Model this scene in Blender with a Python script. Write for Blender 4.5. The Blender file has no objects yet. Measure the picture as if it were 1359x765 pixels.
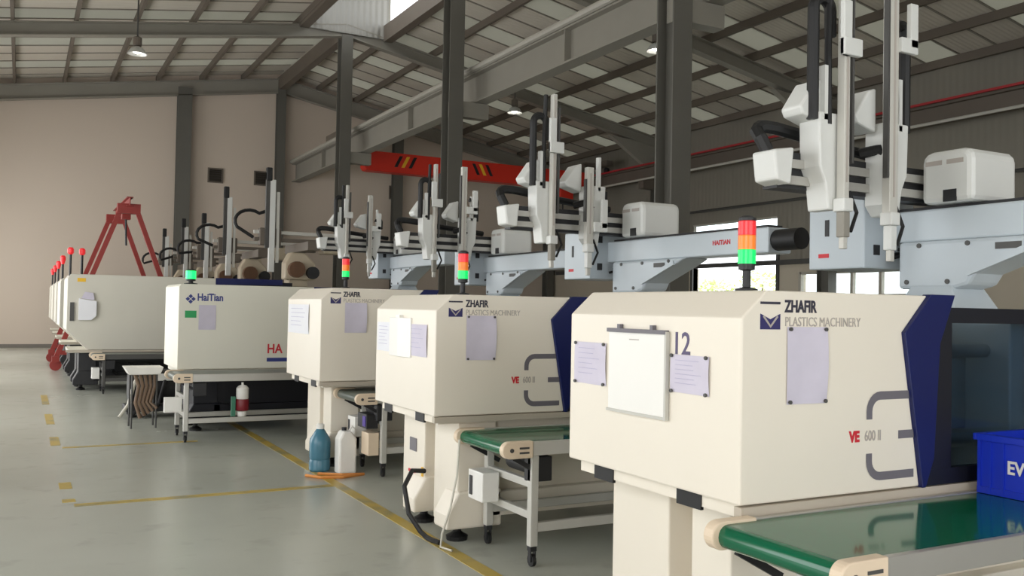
import bpy, bmesh, math, random
from mathutils import Matrix, Vector
random.seed(7)
scene = bpy.context.scene
COL = scene.collection

# ------------------------------------------------------------------ camera
F, CX, CY, CAMH = 1210.0, 679.5, 382.5, 1.65
VY = (28.0, 398.0); SLOPE = 0.0185
def _cam_axes():
    a, b = VY[0] - CX, VY[1] - CY
    # X vanishing point u (from centre) on the horizon: v = b + SLOPE*(u-a)
    u = -(F * F + b * b - b * SLOPE * a) / (a + b * SLOPE)
    v = b + SLOPE * (u - a)
    Y = Vector((a, b, F)).normalized(); X = Vector((u, v, F)).normalized()
    Z = X.cross(Y)          # image frame is x right, y down, z forward (right handed)
    return X, Y, Z
AX, AY, AZ = _cam_axes()
cam_d = bpy.data.cameras.new('camera'); cam = bpy.data.objects.new('camera', cam_d); COL.objects.link(cam)
cam_d.sensor_width = 36.0; cam_d.lens = F / 1359.0 * 36.0; cam_d.clip_start = 0.05; cam_d.clip_end = 300
right = Vector((AX.x, AY.x, AZ.x)); down = Vector((AX.y, AY.y, AZ.y)); fwd = Vector((AX.z, AY.z, AZ.z))
m = Matrix.Identity(4)
for i in range(3):
    m[i][0] = right[i]; m[i][1] = -down[i]; m[i][2] = -fwd[i]
m[0][3], m[1][3], m[2][3] = 0.0, 0.0, CAMH
cam.matrix_world = m
scene.camera = cam
def ray(px, py):
    return (right * ((px - CX) / F) + down * ((py - CY) / F) + fwd)
def at_z(px, py, z):
    d = ray(px, py); t = (z - CAMH) / d.z; return Vector((d.x * t, d.y * t, z))
def at_y(px, py, y):
    d = ray(px, py); t = y / d.y; return Vector((d.x * t, y, CAMH + d.z * t))
def at_x(px, py, x):
    d = ray(px, py); t = x / d.x; return Vector((x, d.y * t, CAMH + d.z * t))

# ------------------------------------------------------------------ world, light, exposure
scene.view_settings.view_transform = 'Standard'; scene.view_settings.look = 'None'
scene.view_settings.gamma = 1.0; scene.view_settings.exposure = 0.06
scene.view_settings.use_curve_mapping = False
world = bpy.data.worlds.new('world'); scene.world = world; world.use_nodes = True
wn = world.node_tree.nodes; bgn = wn['Background']
bgn.inputs[0].default_value = (0.93, 0.97, 1.0, 1); bgn.inputs[1].default_value = 3.2

def area(name, loc, rot, sx, sy, power, col):
    l = bpy.data.lights.new(name, 'AREA'); l.shape = 'RECTANGLE'; l.size = sx; l.size_y = sy
    l.energy = power; l.color = col
    o = bpy.data.objects.new(name, l); COL.objects.link(o); o.location = loc; o.rotation_euler = rot
    return o
R = math.radians
# daylight entering the open shutter doors of the aisle-side wall and the door behind
for yy, pw in ((-2.0, 165), (6.0, 52), (14.5, 140), (22.5, 185), (30.5, 170)):
    area('daylight', (-3.3, yy, 2.6), (0, R(-90), 0), 4.4, 5.0, pw, (1.0, 0.955, 0.905))
area('daylight', (4.0, -8.8, 2.9), (R(90), 0, 0), 9.0, 5.0, 120, (1.0, 0.955, 0.905))

# ------------------------------------------------------------------ materials
MATS = {}
def mat(name, rgb, rough=0.5, metal=0.0, noise=0.04, scale=6.0, bump=0.0, spec=0.5, emit=None, coat=0.0, wave=None):
    """principled material with a little procedural colour variation; rgb is sRGB 0-255"""
    if name in MATS: return MATS[name]
    lin = [((c / 255.0) / 12.92 if c / 255.0 <= 0.04045 else ((c / 255.0 + 0.055) / 1.055) ** 2.4) for c in rgb]
    M = bpy.data.materials.new(name); M.use_nodes = True
    nt = M.node_tree; N = nt.nodes; bs = N['Principled BSDF']
    bs.inputs['Roughness'].default_value = rough; bs.inputs['Metallic'].default_value = metal
    bs.inputs['Specular IOR Level'].default_value = spec; bs.inputs['Coat Weight'].default_value = coat
    tc = N.new('ShaderNodeTexCoord'); nz = N.new('ShaderNodeTexNoise'); nz.inputs['Scale'].default_value = scale
    nz.inputs['Detail'].default_value = 4
    nt.links.new(tc.outputs['Object'], nz.inputs['Vector'])
    mx = N.new('ShaderNodeMixRGB')
    mx.inputs[1].default_value = (*[max(0, c * (1 - noise * 1.6)) for c in lin], 1)
    mx.inputs[2].default_value = (*[min(1, c * (1 + noise * 1.6)) for c in lin], 1)
    nt.links.new(nz.outputs['Fac'], mx.inputs[0]); nt.links.new(mx.outputs[0], bs.inputs['Base Color'])
    if bump or wave:
        bp = N.new('ShaderNodeBump'); bp.inputs['Strength'].default_value = bump or 0.5
        if wave:
            wv = N.new('ShaderNodeTexWave'); wv.bands_direction = wave[0]; wv.inputs['Scale'].default_value = wave[1]
            wv.wave_profile = 'SIN'
            nt.links.new(tc.outputs['Object'], wv.inputs['Vector']); nt.links.new(wv.outputs['Fac'], bp.inputs['Height'])
            bp.inputs['Distance'].default_value = 0.03
        else:
            bp.inputs['Distance'].default_value = 0.01
            nt.links.new(nz.outputs['Fac'], bp.inputs['Height'])
        nt.links.new(bp.outputs[0], bs.inputs['Normal'])
    if emit:
        bs.inputs['Emission Color'].default_value = (*[((c / 255.0) ** 2.2) for c in emit[0]], 1)
        bs.inputs['Emission Strength'].default_value = emit[1]
    MATS[name] = M
    return M
CREAM = mat('cream_panel', (233, 225, 210), 0.42, noise=0.02, scale=2.0)
OLDCREAM = mat('old_cream_panel', (205, 201, 188), 0.45, noise=0.03, scale=2.0)
SHEETW = mat('paper_white', (232, 232, 236), 0.8, noise=0.02)
PAPERL = mat('paper_lilac', (206, 200, 214), 0.75, noise=0.05, scale=9)
BOARD = mat('board_white', (236, 234, 228), 0.4, noise=0.01)
ROBOT = mat('robot_white', (214, 215, 211), 0.38, noise=0.015)
ROBOTB = mat('robot_blue_grey', (190, 199, 205), 0.38, noise=0.02)
ALU = mat('aluminium', (190, 188, 182), 0.35, 0.6, noise=0.03)
ALUP = mat('aluminium_painted', (196, 194, 186), 0.45, 0.1, noise=0.03)
BLACK = mat('black_rubber', (20, 20, 21), 0.55, noise=0.1)
DARK = mat('dark_metal', (42, 42, 44), 0.5, 0.2, noise=0.15)
DGREY = mat('dark_grey', (75, 74, 72), 0.5, noise=0.08)
NAVY = mat('navy_paint', (11, 23, 82), 0.4, noise=0.04)
NAVYD = mat('navy_dark', (9, 11, 24), 0.5, noise=0.05)
BLUEPL = mat('blue_plastic', (22, 52, 190), 0.38, noise=0.04)
TEAL = mat('teal_paint', (30, 140, 150), 0.4, noise=0.1)
GREYLOGO = mat('grey_print', (110, 106, 112), 0.5)
GREYTXT = mat('light_grey_print', (176, 168, 160), 0.5)
DARKTXT = mat('dark_print', (50, 48, 62), 0.5)
PURPTXT = mat('purple_print', (84, 74, 108), 0.5)
BLUETXT = mat('blue_print', (50, 62, 130), 0.5)
REDTXT = mat('red_print', (205, 38, 50), 0.5)
GREENTAG = mat('green_tag', (40, 160, 90), 0.5)
BELT = mat('green_belt', (16, 96, 66), 0.1, noise=0.06, scale=4, spec=0.6)
BELTD = mat('grey_belt', (92, 100, 92), 0.35, noise=0.06)
CAPC = mat('cream_plastic', (226, 206, 180), 0.5, noise=0.04)
STEEL = mat('grey_steel_paint', (142, 138, 128), 0.55, noise=0.06, scale=1.5)
STEELC = mat('column_paint', (98, 96, 89), 0.55, noise=0.06, scale=1.5)
STEELD = mat('brown_grey_steel', (104, 95, 85), 0.6, noise=0.08, scale=1.5)
CRANE = mat('crane_red', (206, 44, 24), 0.45, noise=0.05)
REDP = mat('red_paint', (142, 48, 42), 0.5, noise=0.1)
REDLINE = mat('red_rail', (170, 40, 44), 0.5)
YEL = mat('yellow_print', (230, 180, 40), 0.5)
COPPER = mat('copper_hose', (120, 98, 78), 0.5, noise=0.2)
BROWN = mat('brown_part', (104, 74, 52), 0.6, noise=0.25)
WHITEPL = mat('white_plastic', (236, 234, 228), 0.4)
BLUEW = mat('bottle_blue', (70, 120, 140), 0.25, noise=0.15)
MAROON = mat('maroon_plastic', (120, 20, 32), 0.4)
LOUVRE = mat('louvre_dark', (52, 46, 38), 0.7)
ORANGE = mat('orange_strap', (214, 140, 70), 0.6)
WALL = mat('wall_plaster', (206, 192, 177), 0.85, noise=0.025, scale=0.35)
WALLLOW = mat('wall_masonry', (196, 186, 168), 0.85, noise=0.03, scale=0.6)
CLAD = mat('wall_cladding', (136, 131, 120), 0.6, noise=0.05, scale=0.5, bump=0.2, wave=('Y', 1.6))
CLADX = mat('monitor_cladding', (150, 148, 142), 0.6, noise=0.05, scale=0.5, bump=0.9, wave=('X', 1.6))
ROOFS = mat('roof_sheet', (206, 199, 186), 0.5, noise=0.05, scale=0.4, bump=0.35, wave=('Y', 2.4))
SCREEN = mat('teal_decal', (120, 205, 190), 0.4)
LED_R = mat('lamp_red', (214, 44, 52), 0.3, emit=((255, 50, 50), 0.35))
LED_O = mat('lamp_orange', (236, 130, 44), 0.3, emit=((255, 120, 30), 0.25))
LED_G = mat('lamp_green', (10, 190, 90), 0.3, emit=((10, 235, 110), 0.7))
LED_GB = mat('lamp_green_bright', (60, 230, 150), 0.3, emit=((10, 255, 100), 1.3))
BULB = mat('lamp_bulb', (255, 250, 240), 0.4, emit=((255, 250, 240), 14.0))
REFL = mat('lamp_reflector', (215, 215, 212), 0.35, 0.3)
FRAMEW = mat('window_frame_paint', (178, 172, 160), 0.5)
BUSHG = mat('leaf_green', (190, 205, 130), 0.6, noise=0.3, scale=3)
BARK = mat('bark', (96, 80, 62), 0.9, noise=0.2)
CONC = mat('yard_concrete', (190, 186, 176), 0.9, noise=0.05)

def floor_material():
    M = bpy.data.materials.new('epoxy_floor'); M.use_nodes = True; nt = M.node_tree; N = nt.nodes; bs = N['Principled BSDF']
    tc = N.new('ShaderNodeTexCoord')
    n1 = N.new('ShaderNodeTexNoise'); n1.inputs['Scale'].default_value = 0.45; n1.inputs['Detail'].default_value = 6
    n2 = N.new('ShaderNodeTexNoise'); n2.inputs['Scale'].default_value = 3.0; n2.inputs['Detail'].default_value = 8
    for n in (n1, n2): nt.links.new(tc.outputs['Object'], n.inputs['Vector'])
    cr = N.new('ShaderNodeValToRGB'); cr.color_ramp.elements[0].position = 0.3; cr.color_ramp.elements[1].position = 0.72
    cr.color_ramp.elements[0].color = (0.40, 0.415, 0.36, 1); cr.color_ramp.elements[1].color = (0.48, 0.49, 0.43, 1)
    nt.links.new(n1.outputs['Fac'], cr.inputs[0])
    cr2 = N.new('ShaderNodeValToRGB'); cr2.color_ramp.elements[0].position = 0.28; cr2.color_ramp.elements[1].position = 0.42
    cr2.color_ramp.elements[0].color = (0.86, 0.86, 0.86, 1); cr2.color_ramp.elements[1].color = (1, 1, 1, 1)
    nt.links.new(n2.outputs['Fac'], cr2.inputs[0])
    mx = N.new('ShaderNodeMixRGB'); mx.blend_type = 'MULTIPLY'; mx.inputs[0].default_value = 1
    nt.links.new(cr.outputs[0], mx.inputs[1]); nt.links.new(cr2.outputs[0], mx.inputs[2])
    nt.links.new(mx.outputs[0], bs.inputs['Base Color'])
    mr = N.new('ShaderNodeMapRange'); mr.inputs[3].default_value = 0.22; mr.inputs[4].default_value = 0.30
    nt.links.new(n1.outputs['Fac'], mr.inputs[0]); nt.links.new(mr.outputs[0], bs.inputs['Roughness'])
    bs.inputs['Specular IOR Level'].default_value = 0.55
    return M
FLOORM = floor_material()
def worn_yellow():
    M = bpy.data.materials.new('worn_yellow_paint'); M.use_nodes = True; nt = M.node_tree; N = nt.nodes; bs = N['Principled BSDF']
    tc = N.new('ShaderNodeTexCoord'); n = N.new('ShaderNodeTexNoise'); n.inputs['Scale'].default_value = 2.2; n.inputs['Detail'].default_value = 6
    nt.links.new(tc.outputs['Object'], n.inputs['Vector'])
    cr = N.new('ShaderNodeValToRGB'); cr.color_ramp.elements[0].position = 0.34; cr.color_ramp.elements[1].position = 0.5
    cr.color_ramp.elements[0].color = (0.20, 0.2, 0.13, 1); cr.color_ramp.elements[1].color = (0.50, 0.36, 0.07, 1)
    nt.links.new(n.outputs['Fac'], cr.inputs[0]); nt.links.new(cr.outputs[0], bs.inputs['Base Color'])
    bs.inputs['Roughness'].default_value = 0.35
    return M
YLINE = worn_yellow()
def glass(name, tint, gloss=0.12, rough=0.05):
    M = bpy.data.materials.new(name); M.use_nodes = True; nt = M.node_tree; N = nt.nodes
    N.remove(N['Principled BSDF']); out = N['Material Output']
    t = N.new('ShaderNodeBsdfTransparent'); t.inputs[0].default_value = (*tint, 1)
    g = N.new('ShaderNodeBsdfGlossy'); g.inputs['Roughness'].default_value = rough
    mx = N.new('ShaderNodeMixShader'); mx.inputs[0].default_value = gloss
    nt.links.new(t.outputs[0], mx.inputs[1]); nt.links.new(g.outputs[0], mx.inputs[2]); nt.links.new(mx.outputs[0], out.inputs[0])
    return M
TINT = glass('tinted_guard_glass', (0.46, 0.54, 0.62), 0.04)
PANE = glass('clear_pane', (0.92, 0.95, 0.95), 0.06)
def translucent():
    M = bpy.data.materials.new('skylight_sheet'); M.use_nodes = True; nt = M.node_tree; N = nt.nodes
    N.remove(N['Principled BSDF']); out = N['Material Output']
    t = N.new('ShaderNodeBsdfTranslucent'); t.inputs[0].default_value = (0.43, 0.42, 0.37, 1)
    d = N.new('ShaderNodeBsdfDiffuse'); d.inputs[0].default_value = (0.5, 0.49, 0.44, 1)
    mx = N.new('ShaderNodeMixShader'); mx.inputs[0].default_value = 0.5
    nt.links.new(t.outputs[0], mx.inputs[1]); nt.links.new(d.outputs[0], mx.inputs[2]); nt.links.new(mx.outputs[0], out.inputs[0])
    return M
SKYL = translucent()

# ------------------------------------------------------------------ mesh helpers
class MB:
    def __init__(s): s.v = []; s.f = []
    def add(s, vs, fs):
        b = len(s.v); s.v += [tuple(v) for v in vs]; s.f += [tuple(i + b for i in f) for f in fs]; return s
    def box(s, x0, x1, y0, y1, z0, z1):
        return s.add([(x0, y0, z0), (x1, y0, z0), (x1, y1, z0), (x0, y1, z0), (x0, y0, z1), (x1, y0, z1), (x1, y1, z1), (x0, y1, z1)],
                     [(0, 3, 2, 1), (4, 5, 6, 7), (0, 1, 5, 4), (1, 2, 6, 5), (2, 3, 7, 6), (3, 0, 4, 7)])
    def prism(s, prof, axis, a0, a1):
        """polygon extruded along an axis; prof in the two remaining coordinates in xyz order"""
        def P(p, a):
            return {'x': (a, p[0], p[1]), 'y': (p[0], a, p[1]), 'z': (p[0], p[1], a)}[axis]
        n = len(prof)
        vs = [P(p, a0) for p in prof] + [P(p, a1) for p in prof]
        fs = [tuple(range(n)), tuple(range(2 * n - 1, n - 1, -1))] + [(i, (i + 1) % n, n + (i + 1) % n, n + i) for i in range(n)]
        return s.add(vs, fs)
    def tube(s, pts, r, seg=8, r2=None, flat=1.0):
        pts = [Vector(p) for p in pts]; n = len(pts); b = []
        up = Vector((0, 0, 1)); vs = []
        prev = None
        for i, p in enumerate(pts):
            t = (pts[min(i + 1, n - 1)] - pts[max(i - 1, 0)]).normalized()
            if prev is None:
                a = t.cross(up)
                if a.length < 0.05: a = t.cross(Vector((0, 1, 0)))
            else:
                a = prev - t * prev.dot(t)
                if a.length < 1e-4: a = t.cross(up)
            a.normalize(); prev = a; c = t.cross(a)
            rr = r if r2 is None else r + (r2 - r) * i / (n - 1)
            for k in range(seg):
                an = 2 * math.pi * k / seg
                vs.append(p + a * math.cos(an) * rr * flat + c * math.sin(an) * rr)
        fs = [tuple(range(seg - 1, -1, -1)), tuple(range((n - 1) * seg, n * seg))]
        for i in range(n - 1):
            for k in range(seg):
                fs.append((i * seg + k, i * seg + (k + 1) % seg, (i + 1) * seg + (k + 1) % seg, (i + 1) * seg + k))
        return s.add(vs, fs)
    def lathe(s, prof, cx, cy, seg=16):
        """profile of (r, z) about a vertical axis"""
        vs = []; n = len(prof)
        for r, z in prof:
            for k in range(seg):
                an = 2 * math.pi * k / seg; vs.append((cx + r * math.cos(an), cy + r * math.sin(an), z))
        fs = [tuple(range(seg - 1, -1, -1)), tuple(range((n - 1) * seg, n * seg))]
        for i in range(n - 1):
            for k in range(seg):
                fs.append((i * seg + k, i * seg + (k + 1) % seg, (i + 1) * seg + (k + 1) % seg, (i + 1) * seg + k))
        return s.add(vs, fs)
    def beam(s, p0, p1, w, h):
        """rectangular bar between two points"""
        p0, p1 = Vector(p0), Vector(p1); t = (p1 - p0).normalized()
        a = t.cross(Vector((0, 0, 1)))
        if a.length < 0.05: a = Vector((1, 0, 0))
        a.normalize(); c = a.cross(t); vs = []
        for p in (p0, p1):
            for sa, sc in ((-1, -1), (1, -1), (1, 1), (-1, 1)): vs.append(p + a * sa * w / 2 + c * sc * h / 2)
        return s.add(vs, [(0, 1, 2, 3), (7, 6, 5, 4), (0, 4, 5, 1), (1, 5, 6, 2), (2, 6, 7, 3), (3, 7, 4, 0)])
    def ibeam(s, p0, p1, w, h, tf=0.03, tw=0.02):
        p0, p1 = Vector(p0), Vector(p1); t = (p1 - p0).normalized()
        a = t.cross(Vector((0, 0, 1))).normalized(); c = a.cross(t)
        s.beam(p0 + c * (h / 2 - tf / 2), p1 + c * (h / 2 - tf / 2), w, tf)
        s.beam(p0 - c * (h / 2 - tf / 2), p1 - c * (h / 2 - tf / 2), w, tf)
        s.beam(p0, p1, tw, h - 2 * tf)
        return s
    def mesh(s, name):
        me = bpy.data.meshes.new(name); me.from_pydata(s.v, [], s.f)
        bm = bmesh.new(); bm.from_mesh(me); bmesh.ops.recalc_face_normals(bm, faces=bm.faces); bm.to_mesh(me); bm.free()
        me.update(); return me
    def build(s, name, material, parent=None, bevel=0.0, smooth=False, loc=None):
        me = s.mesh(name); me.materials.append(material)
        if smooth:
            for p in me.polygons: p.use_smooth = True
            me.set_sharp_from_angle(angle=R(35))
        o = bpy.data.objects.new(name, me); COL.objects.link(o)
        if parent: o.parent = parent
        if loc: o.location = loc
        if bevel:
            b = o.modifiers.new('bevel', 'BEVEL'); b.width = bevel; b.segments = 2; b.limit_method = 'ANGLE'; b.angle_limit = R(40)
            b.harden_normals = False
        return o
def B(x0, x1, y0, y1, z0, z1): return MB().box(x0, x1, y0, y1, z0, z1)
def empty(name, loc):
    o = bpy.data.objects.new(name, None); COL.objects.link(o); o.location = loc; o.empty_display_size = 0.2; return o
def tag(o, label, cat=None, group=None, kind=None):
    o['label'] = label
    if cat: o['category'] = cat
    if group: o['group'] = group
    if kind: o['kind'] = kind
    return o
def thing(name, loc, label, cat, group=None): return tag(empty(name, loc), label, cat, group)
def struct(o, label=None):
    o['kind'] = 'structure'
    if label: o['label'] = label
    return o
def text(name, body, size, loc, face, material, parent, weight=0.0, sx=1.0, depth=0.0015):
    """flat lettering; face '-y' reads from -Y, '-x' reads from -X"""
    c = bpy.data.curves.new(name, 'FONT'); c.body = body; c.size = size; c.offset = weight; c.extrude = depth
    c.align_x = 'LEFT'; c.align_y = 'BOTTOM'; c.resolution_u = 3
    t = bpy.data.objects.new('tmp', c); COL.objects.link(t)
    dg = bpy.context.evaluated_depsgraph_get(); me = bpy.data.meshes.new_from_object(t.evaluated_get(dg))
    bpy.data.objects.remove(t); bpy.data.curves.remove(c)
    me.name = name; me.materials.clear(); me.materials.append(material)
    o = bpy.data.objects.new(name, me); COL.objects.link(o); o.parent = parent; o.location = loc
    o.rotation_euler = (R(90), 0, 0) if face == '-y' else (R(90), 0, R(-90))
    o.scale = (sx, 1, 1)
    return o
def arc(cx, cz, r, a0, a1, n):
    return [(cx + r * math.cos(R(a0 + (a1 - a0) * i / n)), cz + r * math.sin(R(a0 + (a1 - a0) * i / n))) for i in range(n + 1)]

# ------------------------------------------------------------------ the hall
XL, XR, YB, YF = -3.4, 21.2, -9.0, 35.7
XRIDGE = 8.72; ZR = 10.68; SL = 0.19; SLL = 0.155        # ridge line, sheet height there, roof slope
FRAMES = (-5.3, 2.9, 11.1, 19.3, 27.5)
def roof_z(x): return ZR - abs(x - XRIDGE) * (SL if x > XRIDGE else SLL)
fl = B(XL - 0.3, XR + 0.3, YB - 0.3, YF + 0.3, -0.3, 0).build('floor', FLOORM); struct(fl, 'glossy grey green epoxy factory floor')
def floor_line(x0, x1, y0, y1):
    B(x0, x1, y0, y1, 0.0, 0.003).build('line_marking', YLINE, fl)
floor_line(2.56, 2.66, 3.0, 17.5)
floor_line(0.42, 2.56, 8.10, 8.20)
floor_line(0.45, 1.9, 11.35, 11.43)
for y0, y1 in ((8.3, 8.42), (8.9, 9.2), (11.6, 12.3), (13.6, 14.8), (16.2, 17.8)):
    floor_line(0.34, 0.44, y0, y1)
# far gable wall
wl = MB().prism([(XL - 0.2, 0), (XR + 0.2, 0), (XR + 0.2, roof_z(XR)), (XRIDGE, ZR), (XL - 0.2, roof_z(XL))], 'y', YF, YF + 0.25).build('wall_far', WALL)
struct(wl, 'beige plastered gable wall at the end of the hall')
struct(B(XL, XR, YF - 0.03, YF, 0, 0.12).build('baseboard_far', mat('skirting_grey', (120, 114, 106), 0.6)), 'dark skirting along the gable wall')
# aisle side wall with open shutter doors (out of the picture)
ops = [(-4.5, 0.5), (3.5, 8.5), (12.0, 17.0), (20.0, 25.0), (28.0, 33.0)]
w = MB(); y = YB
for a, b in ops:
    w.box(XL - 0.25, XL, y, a, 0, roof_z(XL)); w.box(XL - 0.25, XL, a, b, 4.9, roof_z(XL)); w.box(XL - 0.25, XL, a, b, 0, 0.3); y = b
w.box(XL - 0.25, XL, y, YF, 0, roof_z(XL))
struct(w.build('wall_aisle', WALL), 'plastered side wall with tall openings')
w = MB().box(XL, -1.0, YB - 0.25, YB, 0, 8.5).box(9.5, XR, YB - 0.25, YB, 0, 8.5).box(-1, 9.5, YB - 0.25, YB, 5.5, 8.5).box(-1, 9.5, YB - 0.25, YB, 0, 0.3)
w.prism([(XL, 8.5), (XR, 8.5), (XR, roof_z(XR)), (XRIDGE, ZR), (XL, roof_z(XL))], 'y', YB - 0.25, YB)
struct(w.build('wall_entrance', WALL), 'plastered end wall with a wide opening')
# right side wall: masonry below, dark metal cladding above, with a shutter door and windows
DY0, DY1, DZ = 21.6, 25.7, 3.75
T0, T1 = 4.22, 4.72
WY0, WY1, WZ0, WZ1 = 15.6, 20.6, 1.5, 2.95
w = MB()
w.box(XR, XR + 0.25, YB, WY0, 0, 3.2).box(XR, XR + 0.25, WY0, WY1, 0, WZ0).box(XR, XR + 0.25, WY0, WY1, WZ1, 3.2)
w.box(XR, XR + 0.25, WY1, DY0, 0, 3.2).box(XR, XR + 0.25, DY1, YF, 0, 3.2)
wr = w.build('wall_side', WALLLOW); struct(wr, 'cream masonry lower side wall')
w = MB()
w.box(XR, XR + 0.12, YB, DY0, 3.2, roof_z(XR)).box(XR, XR + 0.12, DY1, YF, 3.2, roof_z(XR))
w.box(XR, XR + 0.12, DY0, DY1, DZ, T0).box(XR, XR + 0.12, DY0, DY1, T1, roof_z(XR))
struct(w.build('wall_side_upper', CLAD), 'dark ribbed metal cladding above the masonry')
dr = MB().box(XR - 0.05, XR + 0.2, DY0 - 0.12, DY0, 0, DZ).box(XR - 0.05, XR + 0.2, DY1, DY1 + 0.12, 0, DZ).box(XR - 0.15, XR + 0.2, DY0 - 0.12, DY1 + 0.12, DZ, DZ + 0.3).build('door_1', DGREY)
struct(dr, 'open shutter doorway onto the bright yard')
wd = MB().box(XR - 0.03, XR + 0.15, DY0, DY1, T0 - 0.05, T0).box(XR - 0.03, XR + 0.15, DY0, DY1, T1, T1 + 0.05).build('window_1', FRAMEW)
struct(wd, 'long narrow bright window above the doorway'); B(XR + 0.05, XR + 0.06, DY0, DY1, T0, T1).build('pane', PANE, wd)
wm = MB().box(XR - 0.03, XR + 0.1, WY0, WY1, WZ0, WZ0 + 0.08).box(XR - 0.03, XR + 0.1, WY0, WY1, WZ1 - 0.08, WZ1)
for i in range(6):
    yy = WY0 + (WY1 - WY0) * i / 5; wm.box(XR - 0.03, XR + 0.1, yy - 0.05, yy + 0.05, WZ0, WZ1)
wm.box(XR, XR + 0.06, WY0, WY1, 2.2, 2.26)
wd = wm.build('window_2', FRAMEW); struct(wd, 'row of steel framed windows low in the masonry')
for i in range(5):
    ya = WY0 + (WY1 - WY0) * i / 5 + 0.05; yb = WY0 + (WY1 - WY0) * (i + 1) / 5 - 0.05
    B(XR + 0.03, XR + 0.04, ya, yb, WZ0 + 0.08, 2.2).build('pane', PANE, wd); B(XR + 0.03, XR + 0.04, ya, yb, 2.26, WZ1 - 0.08).build('pane', PANE, wd)
# roof: separate metal sheets, some of them translucent; a raised ridge vent from the third frame on
ceil = empty('ceiling', (0, 0, 0)); struct(ceil, 'low pitched metal sheet roof with purlins')
MW = 1.35                                 # half width of the ridge vent
sheet_meshes = {}
def roof_sheet(side, y0, vent, skl):
    key = (side, vent, skl)
    if key not in sheet_meshes:
        xi = XRIDGE + side * (MW if vent else 0.0); xo = (XR + 0.3) if side > 0 else (XL - 0.3)
        b = MB(); a = [(xi, roof_z(xi)), (xo, roof_z(xo))]
        b.prism([(a[0][0], a[0][1]), (a[1][0], a[1][1]), (a[1][0], a[1][1] + 0.05), (a[0][0], a[0][1] + 0.05)], 'y', 0, 0.985)
        me = b.mesh('roof_sheet'); me.materials.append(SKYL if skl else ROOFS); sheet_meshes[key] = me
    o = bpy.data.objects.new('skylight_sheet' if skl else 'roof_sheet', sheet_meshes[key]); COL.objects.link(o); o.parent = ceil; o.location = (0, y0, 0)
for i in range(45):
    y0 = YB + i
    for side in (-1, 1):
        roof_sheet(side, y0, y0 < 27.4, (i % 3) == 0)
# joint strips under the sheet seams
b = MB()
for i in range(46):
    y0 = YB + i - 0.0
    for side in (-1, 1):
        xi = XRIDGE + side * (MW if y0 < 27.4 else 0.05); xo = (XR + 0.25) if side > 0 else (XL - 0.25)
        b.beam((xi, y0, roof_z(xi) - 0.0), (xo, y0, roof_z(xo) - 0.0), 0.05, 0.05)
b.build('seam_strip', mat('seam', (140, 134, 124), 0.5), ceil)['kind'] = 'stuff'
for side in (-1, 1):
    n = 7 if side < 0 else 8
    for k in range(n):
        x = XRIDGE + side * (1.47 + 1.53 * k)
        B(x - 0.045, x + 0.045, YB, YF, roof_z(x) - 0.24, roof_z(x) - 0.02).build('purlin', STEELD, ceil)
# ridge vent: end sheet, side fascias, posts and cap roof
vent = empty('ridge_vent', (0, 0, 0)); struct(vent, 'raised vent along the roof ridge')
B(XRIDGE - MW, XRIDGE + MW, 27.38, 27.5, 10.15, 12.6).build('end_sheet', CLADX, vent)
for sd in (-1, 1):
    x = XRIDGE + sd * MW
    B(x - 0.14, x + 0.14, YB, 27.38, roof_z(x) - 0.36, roof_z(x) + 0.16).build('fascia', STEELD, vent)
    for yy in FRAMES: B(x - 0.09, x + 0.09, yy - 0.09, yy + 0.09, roof_z(x) - 0.2, 12.3).build('vent_post', STEEL, vent)
    MB().prism([(XRIDGE, 12.9), (XRIDGE + sd * (MW + 0.9), 12.45), (XRIDGE + sd * (MW + 0.9), 12.5), (XRIDGE, 12.95)], 'y', YB, 27.7).build('cap_sheet', ROOFS, vent)
# columns and rafters
def hcol(name, x, y, z0, z1, w=0.34, d=0.5, material=STEELC, label=None):
    b = MB().box(x - w / 2, x + w / 2, y - d / 2, y - d / 2 + 0.03, z0, z1).box(x - w / 2, x + w / 2, y + d / 2 - 0.03, y + d / 2, z0, z1).box(x - 0.015, x + 0.015, y - d / 2 + 0.03, y + d / 2 - 0.03, z0, z1)
    b.box(x - w / 2 - 0.06, x + w / 2 + 0.06, y - d / 2 - 0.06, y + d / 2 + 0.06, z0, z0 + 0.03)
    return struct(b.build(name, material), label)
def rafter(y, x0, x1, depth, label):
    z0, z1 = roof_z(x0) - 0.24, roof_z(x1) - 0.24
    return struct(MB().ibeam((x0, y, z0 - depth / 2), (x1, y, z1 - depth / 2), 0.26, depth).build('rafter', STEEL), label)
for i, yy in enumerate(FRAMES + (YF - 0.22,)):
    far = yy > 30
    d = 0.54 if far else 0.38
    rafter(yy, XRIDGE, XR - 0.1, d, 'sloping grey steel roof beam'); rafter(yy, XRIDGE, XL + 0.1, d, 'sloping grey steel roof beam')
    if yy > 5:
        hcol('column', XRIDGE, yy, 0, roof_z(XRIDGE) - 0.6, 0.36 if not far else 0.32, 0.42 if not far else 0.34, label='grey steel column under the ridge')
        hcol('column', XR - 0.28, yy, 0, roof_z(XR) - 0.6, 0.34, 0.45, label='grey steel column against the side wall')
        # haunch
        xa = XR - 0.3
        struct(MB().prism([(xa, roof_z(xa) - 0.5), (xa - 2.2, roof_z(xa - 2.2) - 0.75), (xa, roof_z(xa) - 1.7)], 'y', yy - 0.1, yy + 0.1).build('haunch', STEEL), 'triangular haunch under the roof beam')
hcol('column', 5.15, YF - 0.2, 0, roof_z(5.15) - 0.5, 0.5, 0.3, label='grey steel column against the gable wall')
hcol('column', 13.6, YF - 0.2, 0, roof_z(13.6) - 0.5, 0.4, 0.3, label='grey steel column against the gable wall')
struct(B(XRIDGE - 0.13, XRIDGE + 0.13, 27.5, YF, 10.0, 10.5).build('beam', STEELD), 'brown ridge beam between columns')
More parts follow.
